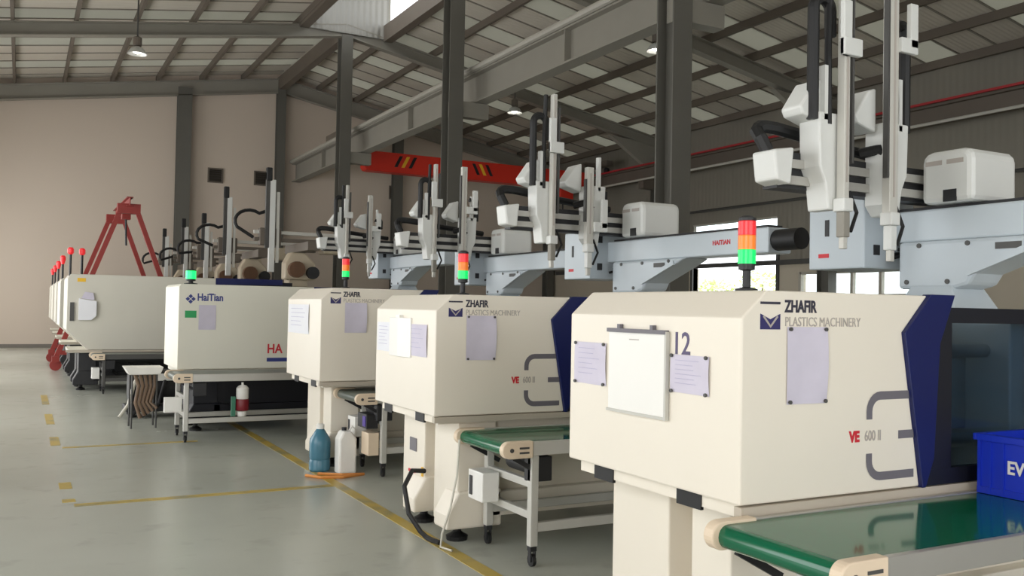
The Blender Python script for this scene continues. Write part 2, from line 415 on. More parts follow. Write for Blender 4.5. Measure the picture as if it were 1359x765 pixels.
# crane runways
RX0 = 9.4
rw = MB().ibeam((RX0, YB, 6.83), (RX0, YF - 0.1, 6.83), 0.34, 0.72, 0.04, 0.03)
rw.box(RX0 - 0.05, RX0 + 0.05, YB, YF - 0.1, 7.19, 7.27)
rwo = struct(rw.build('beam', STEEL), 'crane runway girder along the ridge columns')
for yy in (7.0, 15.2, 23.4, 31.6):
    B(RX0 - 0.16, RX0 + 0.16, yy - 0.012, yy + 0.012, 6.5, 7.15).build('stiffener', STEEL, rwo)
for yy in FRAMES[2:]:
    B(XRIDGE - 0.05, RX0 + 0.2, yy - 0.13, yy + 0.13, 6.1, 6.46).build('bracket', STEEL, rwo)
MB().tube([(RX0 - 0.2, YB, 7.26), (RX0 - 0.2, YF - 0.1, 7.26)], 0.075, 8).build('lit_flange_edge', mat('lit_edge_grey', (168, 164, 154), 0.5), rwo, smooth=True)  # pale tube added to stand for the light along the top flange edge
rwr = struct(MB().ibeam((20.3, YB, 6.76), (20.3, YF - 0.1, 6.76), 0.3, 0.46, 0.03, 0.03).box(20.25, 20.35, YB, YF - 0.1, 6.99, 7.06).build('beam', STEELD), 'crane runway girder along the side wall')
for yy in FRAMES[2:]:
    B(20.15, 20.8, yy - 0.15, yy + 0.15, 6.2, 6.55).build('bracket', STEELD, rwr)
B(19.98, 20.03, YB, 34, 7.0, 7.06).build('conductor_rail', REDLINE, rwr)
b = MB().tube([(20.0, YB, 6.5), (20.0, 34, 6.5)], 0.04, 6); b.build('conduit', ALUP, rwr)
struct(MB().tube([(21.0, YB, 5.2), (21.0, 35, 5.2)], 0.05, 6).build('trim_1', DGREY), 'long pipe fixed along the side wall')
struct(B(21.05, 21.18, YB, 35, 3.2, 3.35).build('trim_2', DGREY), 'ledge where cladding meets masonry')
# louvre vents on the far wall
for px, py in ((286, 233), (347, 237), (525, 256)):
    p = at_y(px, py, YF - 0.05)
    v = thing('wall_vent', (p.x, YF, p.z), {286: 'square dark louvre between the two gable wall columns, away from the column', 347: 'square dark louvre beside the ridge column on the gable wall', 525: 'square dark louvre below the red crane girder'}[px], 'vent')
    MB().box(-0.28, 0.28, -0.06, 0, -0.28, -0.23).box(-0.28, 0.28, -0.06, 0, 0.23, 0.28).box(-0.28, -0.23, -0.06, 0, -0.23, 0.23).box(0.23, 0.28, -0.06, 0, -0.23, 0.23).build('frame', STEELD, v)
    B(-0.23, 0.23, -0.01, 0, -0.23, 0.23).build('backing', LOUVRE, v)
    for k in range(5):
        MB().beam((-0.23, -0.035, -0.18 + 0.09 * k), (0.23, -0.035, -0.18 + 0.09 * k), 0.05, 0.02).build('slat', LOUVRE, v)
# yard outside
struct(B(XR + 0.3, 60, -10, 60, -0.3, -0.02).build('ground', CONC), 'pale yard outside the doorway')
def tree(loc, h, r, label):
    t = thing('yard_tree', loc, label, 'tree', 'trees in the yard')
    MB().tube([(0, 0, 0), (0.05, 0, h * 0.5), (0, 0.05, h * 0.8)], 0.12, 8, 0.05).build('trunk', BARK, t)
    b = MB()
    for i in range(900):
        u = Vector((random.gauss(0, 1), random.gauss(0, 1), random.gauss(0, 1))).normalized() * r * random.uniform(0.3, 1) ** 0.5
        p = Vector((0, 0, h * 0.66)) + Vector((u.x, u.y, u.z * 0.9)); a = Vector((random.uniform(-1, 1), random.uniform(-1, 1), random.uniform(-1, 1))).normalized(); c = a.orthogonal().normalized()
        b.add([p - a * 0.14, p + c * 0.08, p + a * 0.14, p - c * 0.08], [(0, 1, 2, 3)])
    b.build('foliage', BUSHG, t)['kind'] = 'stuff'
tree((36.0, 41.5, 0), 3.6, 1.5, 'small leafy yard tree seen through the open doorway')
tree((42.0, 44.0, 0), 4.4, 1.8, 'larger leafy yard tree further off beyond the doorway')
# high-bay lamps
for px, py, lab in ((683, 150, 'lit high-bay lamp hanging above the red crane girder'), (871, 68, 'lit high-bay lamp half hidden by the ridge column'), (182, 72, 'faintly lit high-bay lamp hanging over the open aisle')):
    z = 8.0; p = at_z(px, py, z)
    t = thing('high_bay_lamp', (p.x, p.y, z), lab, 'lamp')
    MB().tube([(0, 0, 0.42), (0, 0, roof_z(p.x) - z)], 0.02, 6).build('rod', DGREY, t)
    MB().lathe([(0.06, 0.45), (0.11, 0.42), (0.11, 0.22), (0.05, 0.2)], 0, 0, 12).build('ballast', STEELD, t)
    b = MB(); seg = 20; prof = [(0.06, 0.2), (0.16, 0.14), (0.25, 0.0), (0.235, 0.0), (0.15, 0.12), (0.05, 0.18)]
    b.lathe(prof, 0, 0, seg).build('reflector', REFL, t, smooth=True)
    MB().lathe([(0.02, 0.14), (0.1, 0.1), (0.1, 0.04), (0.03, 0.01)], 0, 0, 12).build('bulb', BULB if px > 300 else mat('lamp_bulb_dim', (255, 250, 240), 0.4, emit=((255, 250, 240), 4.0)), t, smooth=True)
# travelling crane
cr = thing('bridge_crane', (0, 30.5, 0), 'red overhead crane girder spanning between the two runways', 'crane')
MB().prism([(10.38, 6.5), (10.46, 6.4), (10.6, 6.38), (19.3, 6.38), (19.6, 6.6), (19.6, 7.0), (19.4, 7.08), (10.55, 7.08), (10.4, 7.03)], 'y', -0.25, 0.25).build('girder', CRANE, cr, 0.02)
for px in (536, 645):
    p = at_y(px, 215, 30.2); s = 1 if px < 600 else -1
    for k in range(3):
        x = p.x + (k - 1) * 0.27
        MB().prism([(x - 0.07, 6.58), (x + 0.05, 6.58), (x + 0.05 + s * 0.2, 6.98), (x - 0.07 + s * 0.2, 6.98)], 'y', -0.262, -0.25).build('hazard_stripe', BLACK if k != 1 else YEL, cr)
for x, xe in ((9.4, 10.5), (20.3, 19.5)):
    B(x - 0.14, x + 0.14, -0.7, 0.7, 7.36, 7.58).build('end_carriage', STEELD, cr, 0.02)
    B(min(x, xe), max(x, xe) , -0.2, 0.2, 7.36, 7.5).build('end_bracket', STEELD, cr); B(xe - 0.1, xe + 0.1, -0.2, 0.2, 7.0, 7.4).build('end_bracket', STEELD, cr)
    zr_ = 7.27 if x < 15 else 7.06
    for dy in (-0.5, 0.5): MB().tube([(x - 0.05, dy, zr_ + 0.131), (x + 0.05, dy, zr_ + 0.131)], 0.13, 12).build('wheel', DARK, cr)
h = B(-0.3, 0.3, -0.3, 0.3, 5.95, 6.35).build('hoist', CRANE, cr, 0.03, loc=(18.6, 0, 0)); MB().tube([(0, 0, 5.95), (0, 0, 5.5)], 0.03, 6).build('hook_chain', DARK, h)

# red portable gantry straddling a machine
g = thing('portable_gantry', (0, 0, 0), 'red portable A-frame gantry standing astride a machine', 'gantry')
GX, GY0, GY1, GZ = 2.25, 23.95, 27.2, 3.95
for gy in (GY0, GY1):
    for s in (-1, 1):
        MB().beam((GX + s * 0.16, gy, GZ), (GX + s * 1.5, gy, 0.28), 0.11, 0.11).build('leg', REDP, g)
        MB().tube([(GX + s * 1.5, gy - 0.05, 0.13), (GX + s * 1.5, gy + 0.05, 0.13)], 0.13, 12).build('caster_wheel', REDP, g)
        MB().box(GX + s * 1.5 - 0.08, GX + s * 1.5 + 0.08, gy - 0.1, gy + 0.1, 0.2, 0.34).build('caster_fork', REDP, g)
    MB().beam((GX - 1.4, gy, 0.42), (GX + 1.4, gy, 0.42), 0.09, 0.1).build('base_bar', REDP, g)
    MB().box(GX - 0.26, GX + 0.26, gy - 0.1, gy + 0.1, GZ - 0.16, GZ + 0.08).build('head_plate', REDP, g)
MB().ibeam((GX, GY0 - 0.3, GZ + 0.12), (GX, GY1 + 0.3, GZ + 0.12), 0.14, 0.22, 0.02, 0.02).build('cross_beam', REDP, g)
t = B(-0.1, 0.1, -0.14, 0.14, GZ - 0.25, GZ - 0.02).build('trolley', REDP, g, loc=(GX, 24.6, 0))
MB().tube([(0, 0, GZ - 0.25), (0.02, 0, GZ - 0.9)], 0.025, 6).build('chain', DARK, t)

# ------------------------------------------------------------------ injection moulding machines
def bracket_logo(root, x0, x1, z0, z1, y, t, r, material):
    """the grey rounded bracket printed on the side: two open hooks and a middle dash"""
    zm = (z0 + z1) / 2; gap = (z1 - z0) * 0.19
    for s, zz in ((1, z1), (-1, z0)):
        outer = [(x1, zz)] + [(x0 + r - r * math.sin(R(a)), zz - s * r + s * r * math.cos(R(a))) for a in range(0, 91, 15)] + [(x0, zm + s * gap)]
        ri = r - t
        inner = [(x0 + t, zm + s * gap)] + [(x0 + t + ri - ri * math.cos(R(a)), zz - s * r + s * ri * math.sin(R(a))) for a in range(0, 91, 15)] + [(x1, zz - s * t)]
        n = len(outer); b = MB(); inn = inner[::-1]
        for i in range(n - 1):
            a0, a1, c0, c1 = outer[i], outer[i + 1], inn[i], inn[i + 1]
            b.add([(a0[0], y, a0[1]), (a1[0], y, a1[1]), (c1[0], y, c1[1]), (c0[0], y, c0[1])], [(0, 1, 2, 3)])
        b.build('printed_bracket', material, root)
    B(x1 - 0.1, x1, y, y + 0.001, zm - t * 0.5, zm + t * 0.5).build('printed_bracket', material, root)
def signal_tower(root, x, y, z, lit, pole=0.1, s=1.0, green_only=False):
    t = MB().lathe([(0.05 * s, z), (0.05 * s, z + 0.012), (0.018 * s, z + 0.02), (0.018 * s, z + pole), (0.036 * s, z + pole + 0.005), (0.036 * s, z + pole + 0.03)], x, y, 12).build('signal_tower', DARK, root, smooth=True)
    zz = z + pole + 0.03; r = 0.038 * s; hh = 0.062 * s
    for nm, mm in ((('green_light', LED_GB),) if green_only else ()) or (('green_light', LED_GB if lit else LED_G), ('orange_light', LED_O), ('red_light', LED_R)):
        MB().lathe([(r, zz), (r, zz + hh - 0.003), (r * 0.9, zz + hh)], x, y, 16).build(nm, mm, t, smooth=True); zz += hh
    MB().lathe([(r, zz), (r, zz + 0.012), (r * 0.55, zz + 0.022)], x, y, 16).build('tower_cap', DARK, t, smooth=True)
def machine(loc, label, L, W, z0, zc, zt, door, total, base_mat, cover_mat, style, group='injection moulding machines in a row', py=0.07, ptop=None):
    """long axis +x; origin on the floor below the aisle-side near corner of the clamp cover"""
    m_ = thing('injection_moulding_machine', (loc[0], loc[1], 0), label, 'machine', group)
    ch = 0.125
    H = zt - z0
    # blue frame boundary (cover edge leans in towards the notch)
    nx, nz = L - 0.165, zt - 0.165
    if style == 'old':
        prof = [(0.36, z0), (0.0, z0 + 0.36), (0, zc), (0.05, zt), (L, zt), (L, z0)]
    elif style == 'ha':
        prof = [(0, z0), (0, zc), (0.03, zt), (L, zt), (L, z0)]
    else:
        prof = [(0, z0), (0, zc), (ch, zt), (L, zt), (nx, nz), (L - 0.045, z0)]
    MB().prism(prof, 'y', 0, W).build('clamp_cover', cover_mat, m_, 0.008)
    # skirt under the cover with black pads
    B(0.05, L - 0.02, 0.04, W - 0.04, z0 - 0.06, z0).build('skirt', cover_mat, m_)
    B(-0.0, L + door * 0.95, -0.012, 0.03, z0 - 0.045, z0 - 0.005).build('lower_rail', mat('shaded_beige', (186, 176, 160), 0.5), m_)  # low panel coloured greyer than the cover, its shade painted in
    if style == 've':
        for yy in (0.28, 0.92): B(0.044, 0.06, yy, yy + 0.16, z0 - 0.075, z0 - 0.0).build('black_pad', BLACK, m_)
    xd = L + door                                   # end of the mould area
    blue = NAVY
    # door frame plates on both sides plus the bar over the top
    if style == 've':
        fp = [(L + 0.005, zt + 0.006), (nx - 0.004, nz), (L - 0.045, z0 - 0.005), (L - 0.025, z0 - 0.005), (L + 0.03, z0 + 0.12), (L + 0.065, nz - 0.05), (L + 0.165, zt + 0.006)]
    else:
        fp = [(L - 0.01, zt + 0.006), (L - 0.01, z0), (L + 0.06, z0), (L + 0.1, zt - 0.12), (xd - 0.2, zt - 0.1), (xd - 0.2, zt + 0.006)]
    MB().prism(fp, 'y', -0.018, 0.03).build('door_frame', blue, m_, 0.003); MB().prism(fp, 'y', W - 0.03, W + 0.018).build('door_frame', blue, m_, 0.003)
    if style != 've': B(L, xd - 0.5, 0.03, W - 0.03, zt - 0.05, zt - 0.01).build('roof_plate', blue, m_)
    # guard doors: dark frame and tinted pane
    for yy in (-0.008, W - 0.022):
        a = L - 0.02 if style == 've' else L + 0.08
        zt2 = zt - 0.05; d = MB()
        d.box(a, xd, yy, yy + 0.03, z0, z0 + 0.07).box(a, xd, yy, yy + 0.03, zt2 - 0.07, zt2).box(a, a + 0.18, yy + 0.002, yy + 0.028, z0 + 0.07, zt2 - 0.07).box(xd - 0.07, xd, yy, yy + 0.03, z0 + 0.07, zt2 - 0.07)
        dd = d.build('guard_door', NAVYD, m_)
        B(a + 0.18, xd - 0.07, yy + 0.012, yy + 0.018, z0 + 0.07, zt2 - 0.07).build('pane', TINT, dd)
        B(xd - 0.06, xd - 0.02, yy - 0.03, yy, z0 + 0.28, z0 + 0.5).build('handle', DARK, dd)
    # mould area
    zc0, zc1 = z0 + 0.04, zt - 0.16
    B(L + 0.08, L + 0.34, 0.16, W - 0.16, zc0, zc1).build('moving_platen', TEAL, m_, 0.01)
    B(L + 0.34, L + 0.48, 0.34, W - 0.34, zc0 + 0.14, zc1 - 0.14).build('mould_half', ALU, m_, 0.006)
    B(xd - 0.42, xd - 0.2, 0.34, W - 0.34, zc0 + 0.14, zc1 - 0.14).build('mould_half', ALU, m_, 0.006)
    B(xd - 0.2, xd + 0.28, 0.1, W - 0.1, z0 - 0.1, ptop or zc1 + 0.04).build('fixed_platen', cover_mat, m_, 0.01)
    for yy in (0.24, W - 0.24):
        for zz in (zc0 + 0.1, zc1 - 0.1):
            MB().tube([(L, yy, zz), (xd, yy, zz)], 0.035, 12).build('tie_bar', ALU, m_, smooth=True)
    # bed and front pedestals
    bx = 0.22
    B(bx + 0.25, total, py + 0.05, W - 0.12, 0.16, z0 - 0.06).build('bed', base_mat, m_, 0.006)
    for yy in ((py, max(W * 0.41, py + 0.26)), (W * 0.57, W - 0.08)):
        p = MB().prism([(yy[0], 0.1), (yy[1], 0.1), (yy[1], z0 - 0.06), (yy[0], z0 - 0.06)], 'x', bx, bx + 0.3).build('pedestal', base_mat, m_, 0.01)
        MB().prism([(bx - 0.09, 0.1), (bx + 0.34, 0.1), (bx + 0.34, 0.36), (bx, 0.36), (bx - 0.09, 0.2)], 'y', yy[0] - 0.03, yy[0] + 0.2).build('pedestal_foot', base_mat, p, 0.015)
        for xx in (bx + 0.05,): MB().lathe([(0.075, 0.0), (0.08, 0.03), (0.05, 0.045), (0.03, 0.06), (0.03, 0.11)], xx, yy[0] + 0.1, 14).build('levelling_foot', BLACK, p)
    for xx in (total * 0.45, total * 0.7, total - 0.2):
        for yy in (py + 0.13, W - 0.2): MB().lathe([(0.075, 0.0), (0.08, 0.03), (0.05, 0.045), (0.03, 0.06), (0.03, 0.17)], xx, yy, 12).build('levelling_foot', BLACK, m_)
    B(bx + 0.25, total - 0.05, py - 0.03, py + 0.05, 0.17, 0.34).build('bed_rail', base_mat, m_, 0.006)
    # injection unit cover
    xi = xd + 0.28
    MB().prism([(xi, z0 - 0.06), (total, z0 - 0.06), (total, zt - 0.45), (total - 0.12, zt - 0.36), (xi + 0.3, zt - 0.36), (xi, zt - 0.26)], 'y', 0.14, W - 0.14).build('injection_cover', cover_mat, m_, 0.01)
    return m_
def ve_print(m_, L, W, zt, ok=True):
    # mark: dark shield with a pale V under a thin bar, maker's name and line below
    x = 0.095; z = zt - 0.155; y = -0.0025; wd_ = 0.105
    B(x, x + wd_, y, 0.001, z + 0.1, z + 0.11).build('logo_bar', DARKTXT, m_)
    MB().prism([(x, z), (x + wd_, z), (x + wd_, z + 0.062), (x + wd_ / 2, z + 0.04), (x, z + 0.062)], 'y', y, 0.001).build('logo_shield', mat('logo_navy', (44, 40, 96), 0.5), m_)
    s = MB(); c = x + wd_ / 2
    for sg in (-1, 1):
        s.prism([(c, z + 0.006), (c, z + 0.017), (c + sg * 0.034, z + 0.055), (c + sg * 0.041, z + 0.05)], 'y', y - 0.0012, y)
    s.build('logo_chevron', GREYTXT, m_)
    text('maker_name', 'ZHAFIR', 0.068, (0.225, -0.001, zt - 0.098), '-y', DARKTXT, m_, 0.0022, 0.76)
    text('maker_line', 'PLASTICS MACHINERY', 0.054, (0.225, -0.001, zt - 0.152), '-y', GREYTXT, m_, 0.0, 0.8)
    z0 = 0.9
    text('model_letters', 'VE', 0.062, (0.60, -0.001, z0 + 0.205), '-y', REDTXT, m_, 0.003, 0.85)
    text('model_number', '600 II', 0.062, (0.69, -0.001, z0 + 0.205), '-y', GREYTXT, m_, 0.0008, 0.72)
    bracket_logo(m_, 0.70, 1.0, z0 + 0.045, z0 + 0.425, -0.002, 0.036, 0.085, GREYLOGO)
def paper(loc, face, w, h, label, mat_=PAPERL, curl=0.012, group='papers taped to the machines', lines=None, pins=True):
    """a sheet of paper with slightly lifting edge, magnets at the corners; loc is its top corner (reader's left)"""
    t = thing('notice_paper', loc, label, 'paper', group)
    nx, nz = 8, 6; vs = []; fs = []
    for i in range(nx + 1):
        for k in range(nz + 1):
            u, v = i / nx, k / nz
            lift = 0.004 + curl * (u ** 3) * math.sin(math.pi * v) + 0.002 * math.sin(7 * u + 3 * v)
            p = (u * w, -lift, -v * h) if face == '-y' else (-lift, -u * w, -v * h)
            vs.append(p)
    for i in range(nx):
        for k in range(nz):
            a = i * (nz + 1) + k; fs.append((a, a + 1, a + nz + 2, a + nz + 1))
    MB().add(vs, fs).build('sheet', mat_, t, smooth=True)
    if lines:
        b = MB()
        for r_ in range(lines):
            z = -h * (0.14 + 0.72 * r_ / lines); x1 = w * random.uniform(0.55, 0.85)
            if face == '-y': b.box(w * 0.14, x1, -0.0115 - curl * 0.4, -0.011 - curl * 0.4, z - h * 0.012, z)
            else: b.box(-0.0075, -0.007, -x1, -w * 0.14, z - h * 0.012, z)
        b.build('writing', mat('faint_writing', (178, 174, 200), 0.7), t)
    if pins:
        for u, v in ((0.06, 0.03), (0.94, 0.03), (0.94, 0.97), (0.06, 0.97)):
            c = (u * w, -0.008, -v * h) if face == '-y' else (-0.008, -u * w, -v * h)
            d = (0, -0.008, 0) if face == '-y' else (-0.008, 0, 0)
            MB().tube([c, (c[0] + d[0], c[1] + d[1], c[2])], 0.008, 8).build('magnet', DGREY, t)
    return t

# --- conveyor
def conveyor(loc, label, length, width, zb, belt_mat, legs=(0.45,), box=True, frame=ALUP, group='belt conveyors beside the machines', shelf=False, foot_dx=0.0):
    """belt along +x; origin on the floor under the aisle end, y from 0 (outer side) to width"""
    c = thing('belt_conveyor', (loc[0], loc[1], 0), label, 'conveyor', group)
    r = 0.045
    prof = [(length - r + r * math.cos(R(a)), zb - r + r * math.sin(R(a))) for a in range(-90, 91, 18)] + [(r + r * math.cos(R(a)), zb - r + r * math.sin(R(a))) for a in range(90, 271, 18)]
    MB().prism(prof, 'y', 0.035, width - 0.035).build('belt', belt_mat, c, smooth=True)
    for y0 in (0.0, width - 0.03):
        s = B(0.17, length - 0.1, y0, y0 + 0.03, zb - 0.085, zb + 0.004).build('side_rail', frame, c, 0.004)
        cap = [(0.19, zb - 0.095), (0.19, zb + 0.012)] + [(0.025 + 0.055 * math.cos(R(a)), zb - 0.042 + 0.054 * math.sin(R(a))) for a in range(90, 271, 15)]
        cp = MB().prism(cap, 'y', y0 - 0.016, y0 + 0.036).build('end_cap', CAPC, c, 0.006)
        if y0 == 0:
            for zz in (zb - 0.03, zb - 0.06): B(0.09, 0.16, y0 - 0.019, y0 - 0.014, zz - 0.006, zz + 0.006).build('slot', DGREY, cp)
            MB().tube([(0.035, -0.02, zb - 0.042), (0.035, -0.014, zb - 0.042)], 0.014, 10).build('axle_end', DGREY, cp)
    B(0.22, length - 0.12, 0.03, width - 0.03, zb - 0.078, zb - 0.05).build('belt_bed', DGREY, c)
    for lx in legs:
        for yy in (0.02, width - 0.075):
            lg = B(lx, lx + 0.055, yy, yy + 0.055, 0.13, zb - 0.085).build('leg', frame, c, 0.006)
            B(lx + 0.056, lx + 0.06, yy + 0.02, yy + 0.034, 0.14, zb - 0.1).build('slot_groove', DGREY, lg)
            cs = MB().box(lx + 0.005, lx + 0.05, yy + 0.005, yy + 0.05, 0.1, 0.13).box(lx + 0.008, lx + 0.014, yy + 0.01, yy + 0.045, 0.03, 0.1).box(lx + 0.042, lx + 0.048, yy + 0.01, yy + 0.045, 0.03, 0.1).build('caster', DARK, c)
            MB().tube([(lx + 0.016, yy + 0.027, 0.04), (lx + 0.04, yy + 0.027, 0.04)], 0.04, 12).build('wheel', BLACK, cs)
        for zz in (0.3, zb - 0.3): B(lx + 0.008, lx + 0.047, 0.07, width - 0.07, zz, zz + 0.05).build('cross_bar', frame, c, 0.004)
    if len(legs) > 1:
        for yy in (0.027, width - 0.067): B(legs[0] + 0.055, legs[-1], yy, yy + 0.04, 0.22, 0.28).build('long_bar', frame, c, 0.004)
    # drive motor, slack return roller and struts below the head
    MB().tube([(0.27, 0.1, zb - 0.17), (0.27, width * 0.55, zb - 0.17)], 0.06, 14).build('drive_motor', DARK, c, smooth=True)
    MB().box(0.2, 0.36, 0.03, 0.12, zb - 0.26, zb - 0.1).build('gearbox', DARK, c, 0.008)
    for yy in (0.05, width - 0.06): MB().beam((0.08, yy, zb - 0.1), (0.3, yy, zb - 0.22), 0.02, 0.03).build('strut', DARK, c)
    if box:
        x0 = legs[0] - 0.14
        cb = B(x0, x0 + 0.13, width - 0.28, width - 0.06, zb - 0.46, zb - 0.26).build('control_box', WHITEPL, c, 0.008)
        B(x0 - 0.006, x0, width - 0.13, width - 0.09, zb - 0.43, zb - 0.3).build('switch_panel', DARK, cb)
    return c

# --- servo robot
def chain_path(x, y, z0, z1, x2, z2, n=10):
    """cable chain: up from (x, z0) to z1, over an arch, down to (x2, z2)"""
    r = abs(x2 - x) / 2; cx = (x + x2) / 2; s = 1 if x2 > x else -1
    pts = [(x, y, z0), (x, y, (z0 + z1) / 2), (x, y, z1)]
    pts += [(cx - s * r * math.cos(R(a)), y, z1 + r * math.sin(R(a))) for a in range(15, 180, 15)]
    return pts + [(x2, y, z1), (x2, y, z2)]
def robot(loc, label, topA, topB, body=ROBOT, beam_mat=ROBOTB, beam_len=2.0, brand=False, group='take-out robots on the machines', beamcap=False, drop=(0.6, 0.55)):
    """origin at the pedestal foot on the fixed platen; traverse beam along -y, kick beam along -x"""
    r = thing('take_out_robot', loc, label, 'robot', group)
    b = MB(); 
    vs = []
    for z, a in ((0.0, 0.21), (0.05, 0.2), (0.2, 0.13)):
        vs += [(-a, -a + 0.02, z), (a, -a + 0.02, z), (a, a + 0.02, z), (-a, a + 0.02, z)]
    fs = [(3, 2, 1, 0), (8, 9, 10, 11)]
    for k in (0, 4):
        for i in range(4): fs.append((k + i, k + (i + 1) % 4, k + 4 + (i + 1) % 4, k + 4 + i))
    b.add(vs, fs).build('pedestal', beam_mat, r, 0.008)
    # gusset bracket under the beam
    MB().prism([(0.24, 0.18), (-0.12, 0.18), (-0.2, 0.2), (-0.24, 0.26), (-0.62, 0.4), (-0.75, 0.45), (0.24, 0.45)], 'x', -0.13, 0.13).build('bracket', beam_mat, r, 0.02)
    MB().beam((-0.134, -0.2, 0.265), (-0.134, -0.62, 0.415), 0.02, 0.035).build('bracket_rib', beam_mat, r)
    B(-0.136, -0.13, -0.5, -0.36, 0.385, 0.42).build('bracket_slot', DGREY, r)
    for yy, zz in ((0.18, 0.22), (-0.08, 0.22), (0.1, 0.425), (-0.2, 0.425), (-0.55, 0.43)): MB().tube([(-0.138, yy, zz), (-0.13, yy, zz)], 0.014, 8).build('bolt', DGREY, r)
    B(-0.11, 0.11, -beam_len, 0.36, 0.45, 0.63).build('traverse_beam', beam_mat, r, 0.012)
    B(-0.07, 0.07, -beam_len + 0.05, 0.3, 0.63, 0.65).build('beam_rail', DARK, r)
    if brand: text('brand_print', 'HAITIAN', 0.05, (-0.1115, -1.05, 0.52), '-x', REDTXT, r, 0.001)
    if beamcap:
        MB().tube([(-0.02, -beam_len - 0.22, 0.54), (-0.02, -beam_len, 0.54)], 0.075, 16).build('end_motor', BLACK, r, smooth=True)
    # rounded cover on the carriage
    prof = [(-0.25, 0.65), (0.06, 0.65), (0.06, 0.9)] + [(0.06 - 0.06 + 0.06 * math.cos(R(a)), 0.88 + 0.06 * math.sin(R(a))) for a in range(0, 91, 30)] + [(-0.19 + 0.06 * math.cos(R(a)), 0.88 + 0.06 * math.sin(R(a))) for a in range(90, 181, 30)]
    cv = MB().prism([p for i, p in enumerate(prof) if i != 2], 'x', -0.17, 0.22).build('carriage_cover', body, r, 0.03)
    for k in range(2): B(-0.1735, -0.168, -0.2 + 0.13 * k, -0.1 + 0.13 * k, 0.86, 0.885).build('vent_slot', GREYTXT, cv)
    B(-0.174, -0.168, -0.16, -0.08, 0.655, 0.72).build('connector', DARK, cv)
    # kick beam with rails and end housing
    B(-1.22, 0.15, 0.1, 0.2, 0.67, 0.86).build('kick_beam', DARK, r)
    for zz in (0.69, 0.775): B(-1.22, 0.1, 0.075, 0.1, zz, zz + 0.045).build('guide_rail', ALU, r)
    vs = [(-1.29, 0.03, 0.7), (-1.2, 0.02, 0.68), (-1.2, 0.2, 0.68), (-1.29, 0.19, 0.7), (-1.31, 0.03, 0.85), (-1.18, 0.02, 0.87), (-1.18, 0.2, 0.87), (-1.31, 0.19, 0.85)]
    eh = MB().add(vs, [(0, 3, 2, 1), (4, 5, 6, 7), (0, 1, 5, 4), (1, 2, 6, 5), (2, 3, 7, 6), (3, 0, 4, 7)]).build('end_housing', body, r, 0.012)
    # cable chain on the kick beam
    pts = [(-1.25, 0.14, 0.86), (-1.28, 0.16, 0.93)] + [(-1.22 + 0.06 * math.cos(R(a)), 0.2, 0.94 + 0.06 * math.sin(R(a))) for a in range(150, 80, -20)] + [(-1.15, 0.2, 1.0), (-0.95, 0.2, 0.98)]
    MB().tube(pts, 0.035, 8).build('cable_chain', BLACK, r)
    MB().tube([(-0.95, 0.2, 0.97), (-0.2, 0.2, 0.9)], 0.03, 8).build('cable_chain', BLACK, r)
    # robot cabinet hanging at the far end of the beam
    cb = B(-0.3, 0.13, 0.34, 0.76, 0.3, 0.72).build('control_cabinet', beam_mat, r, 0.01)
    B(-0.304, -0.3, 0.6, 0.63, 0.5, 0.6).build('door_catch', DARK, cb); B(-0.303, -0.3, 0.6, 0.68, 0.37, 0.395).build('warning_tag', REDTXT, cb)
    for xx, zz in ((-0.22, 0.62), (-0.22, 0.38)): B(xx, xx + 0.05, 0.335, 0.34, zz, zz + 0.06).build('connector', DARK, cb)
    for k in range(4): MB().tube([(-0.1 + 0.04 * k, 0.33, 0.36 + 0.03 * k), (0.0 + 0.04 * k, 0.24, 0.4), (0.06, 0.28, 0.46 + 0.02 * k)], 0.012, 6).build('cable', BLACK, cb)
    # the two vertical arms
    for nm, ax, top, s, dz in (('A', -0.93, topA, 1, drop[0]), ('B', -0.58, topB, -1, drop[1])):
        y0 = -0.06
        car = MB().prism([(-0.1, 1.08), (0.0, 1.08), (0.06, 1.05), (0.06, 0.74), (0.0, 0.66), (-0.02, 0.56), (-0.1, 0.56), (-0.1, 0.7)], 'y', y0, y0 + 0.14)
        cx = ax - 0.035 if s > 0 else ax + 0.09
        cobj = MB().prism([(cx + s * px_, pz) for px_, pz in [(-0.1, 1.06), (0.08, 1.06), (0.08, 0.62), (0.03, 0.56), (-0.03, 0.56), (-0.05, 0.7), (-0.09, 0.78)]], 'y', y0 + 0.03, y0 + 0.17).build('arm_carriage', body, r, 0.01)
        for k in range(3): MB().tube([(cx + s * 0.04, y0 + 0.022, 0.72 + 0.14 * k), (cx + s * 0.04, y0 + 0.03, 0.72 + 0.14 * k)], 0.009, 8).build('bolt', DGREY, cobj)
        hq = cx + 0.02 if s > 0 else ax + 0.03
        hc = [(hq - 0.22, 1.08), (hq - 0.12, 1.22), (hq - 0.06, 1.24), (hq - 0.06, 1.0), (hq - 0.2, 1.04)]
        MB().prism(hc, 'y', y0 + 0.06, y0 + 0.2).build('belt_cover', body, r, 0.012)
        hw_ = 0.019 if s > 0 else 0.032
        ap = MB().box(ax - hw_, ax + hw_, y0 - 0.03, y0 + 0.02, dz, top).build('arm_profile', ALUP, r, 0.004)
        B(ax - 0.006, ax + 0.006, y0 - 0.033, y0 - 0.029, dz + 0.1, top - 0.05).build('profile_groove', GREYTXT, ap)
        B(ax + 0.036 * s, ax + 0.05 * s, y0 - 0.03, y0 + 0.0, dz + 0.2, top - 0.1).build('linear_rail', DGREY, ap) if s > 0 else B(ax - 0.05, ax - 0.036, y0 - 0.03, y0, dz + 0.2, top - 0.1).build('linear_rail', DGREY, ap)
        # white L shaped strap near the top of the arm, black chain over to it
        zl = top - 0.48
        lx = ax + (0.0 if s > 0 else 0.13)
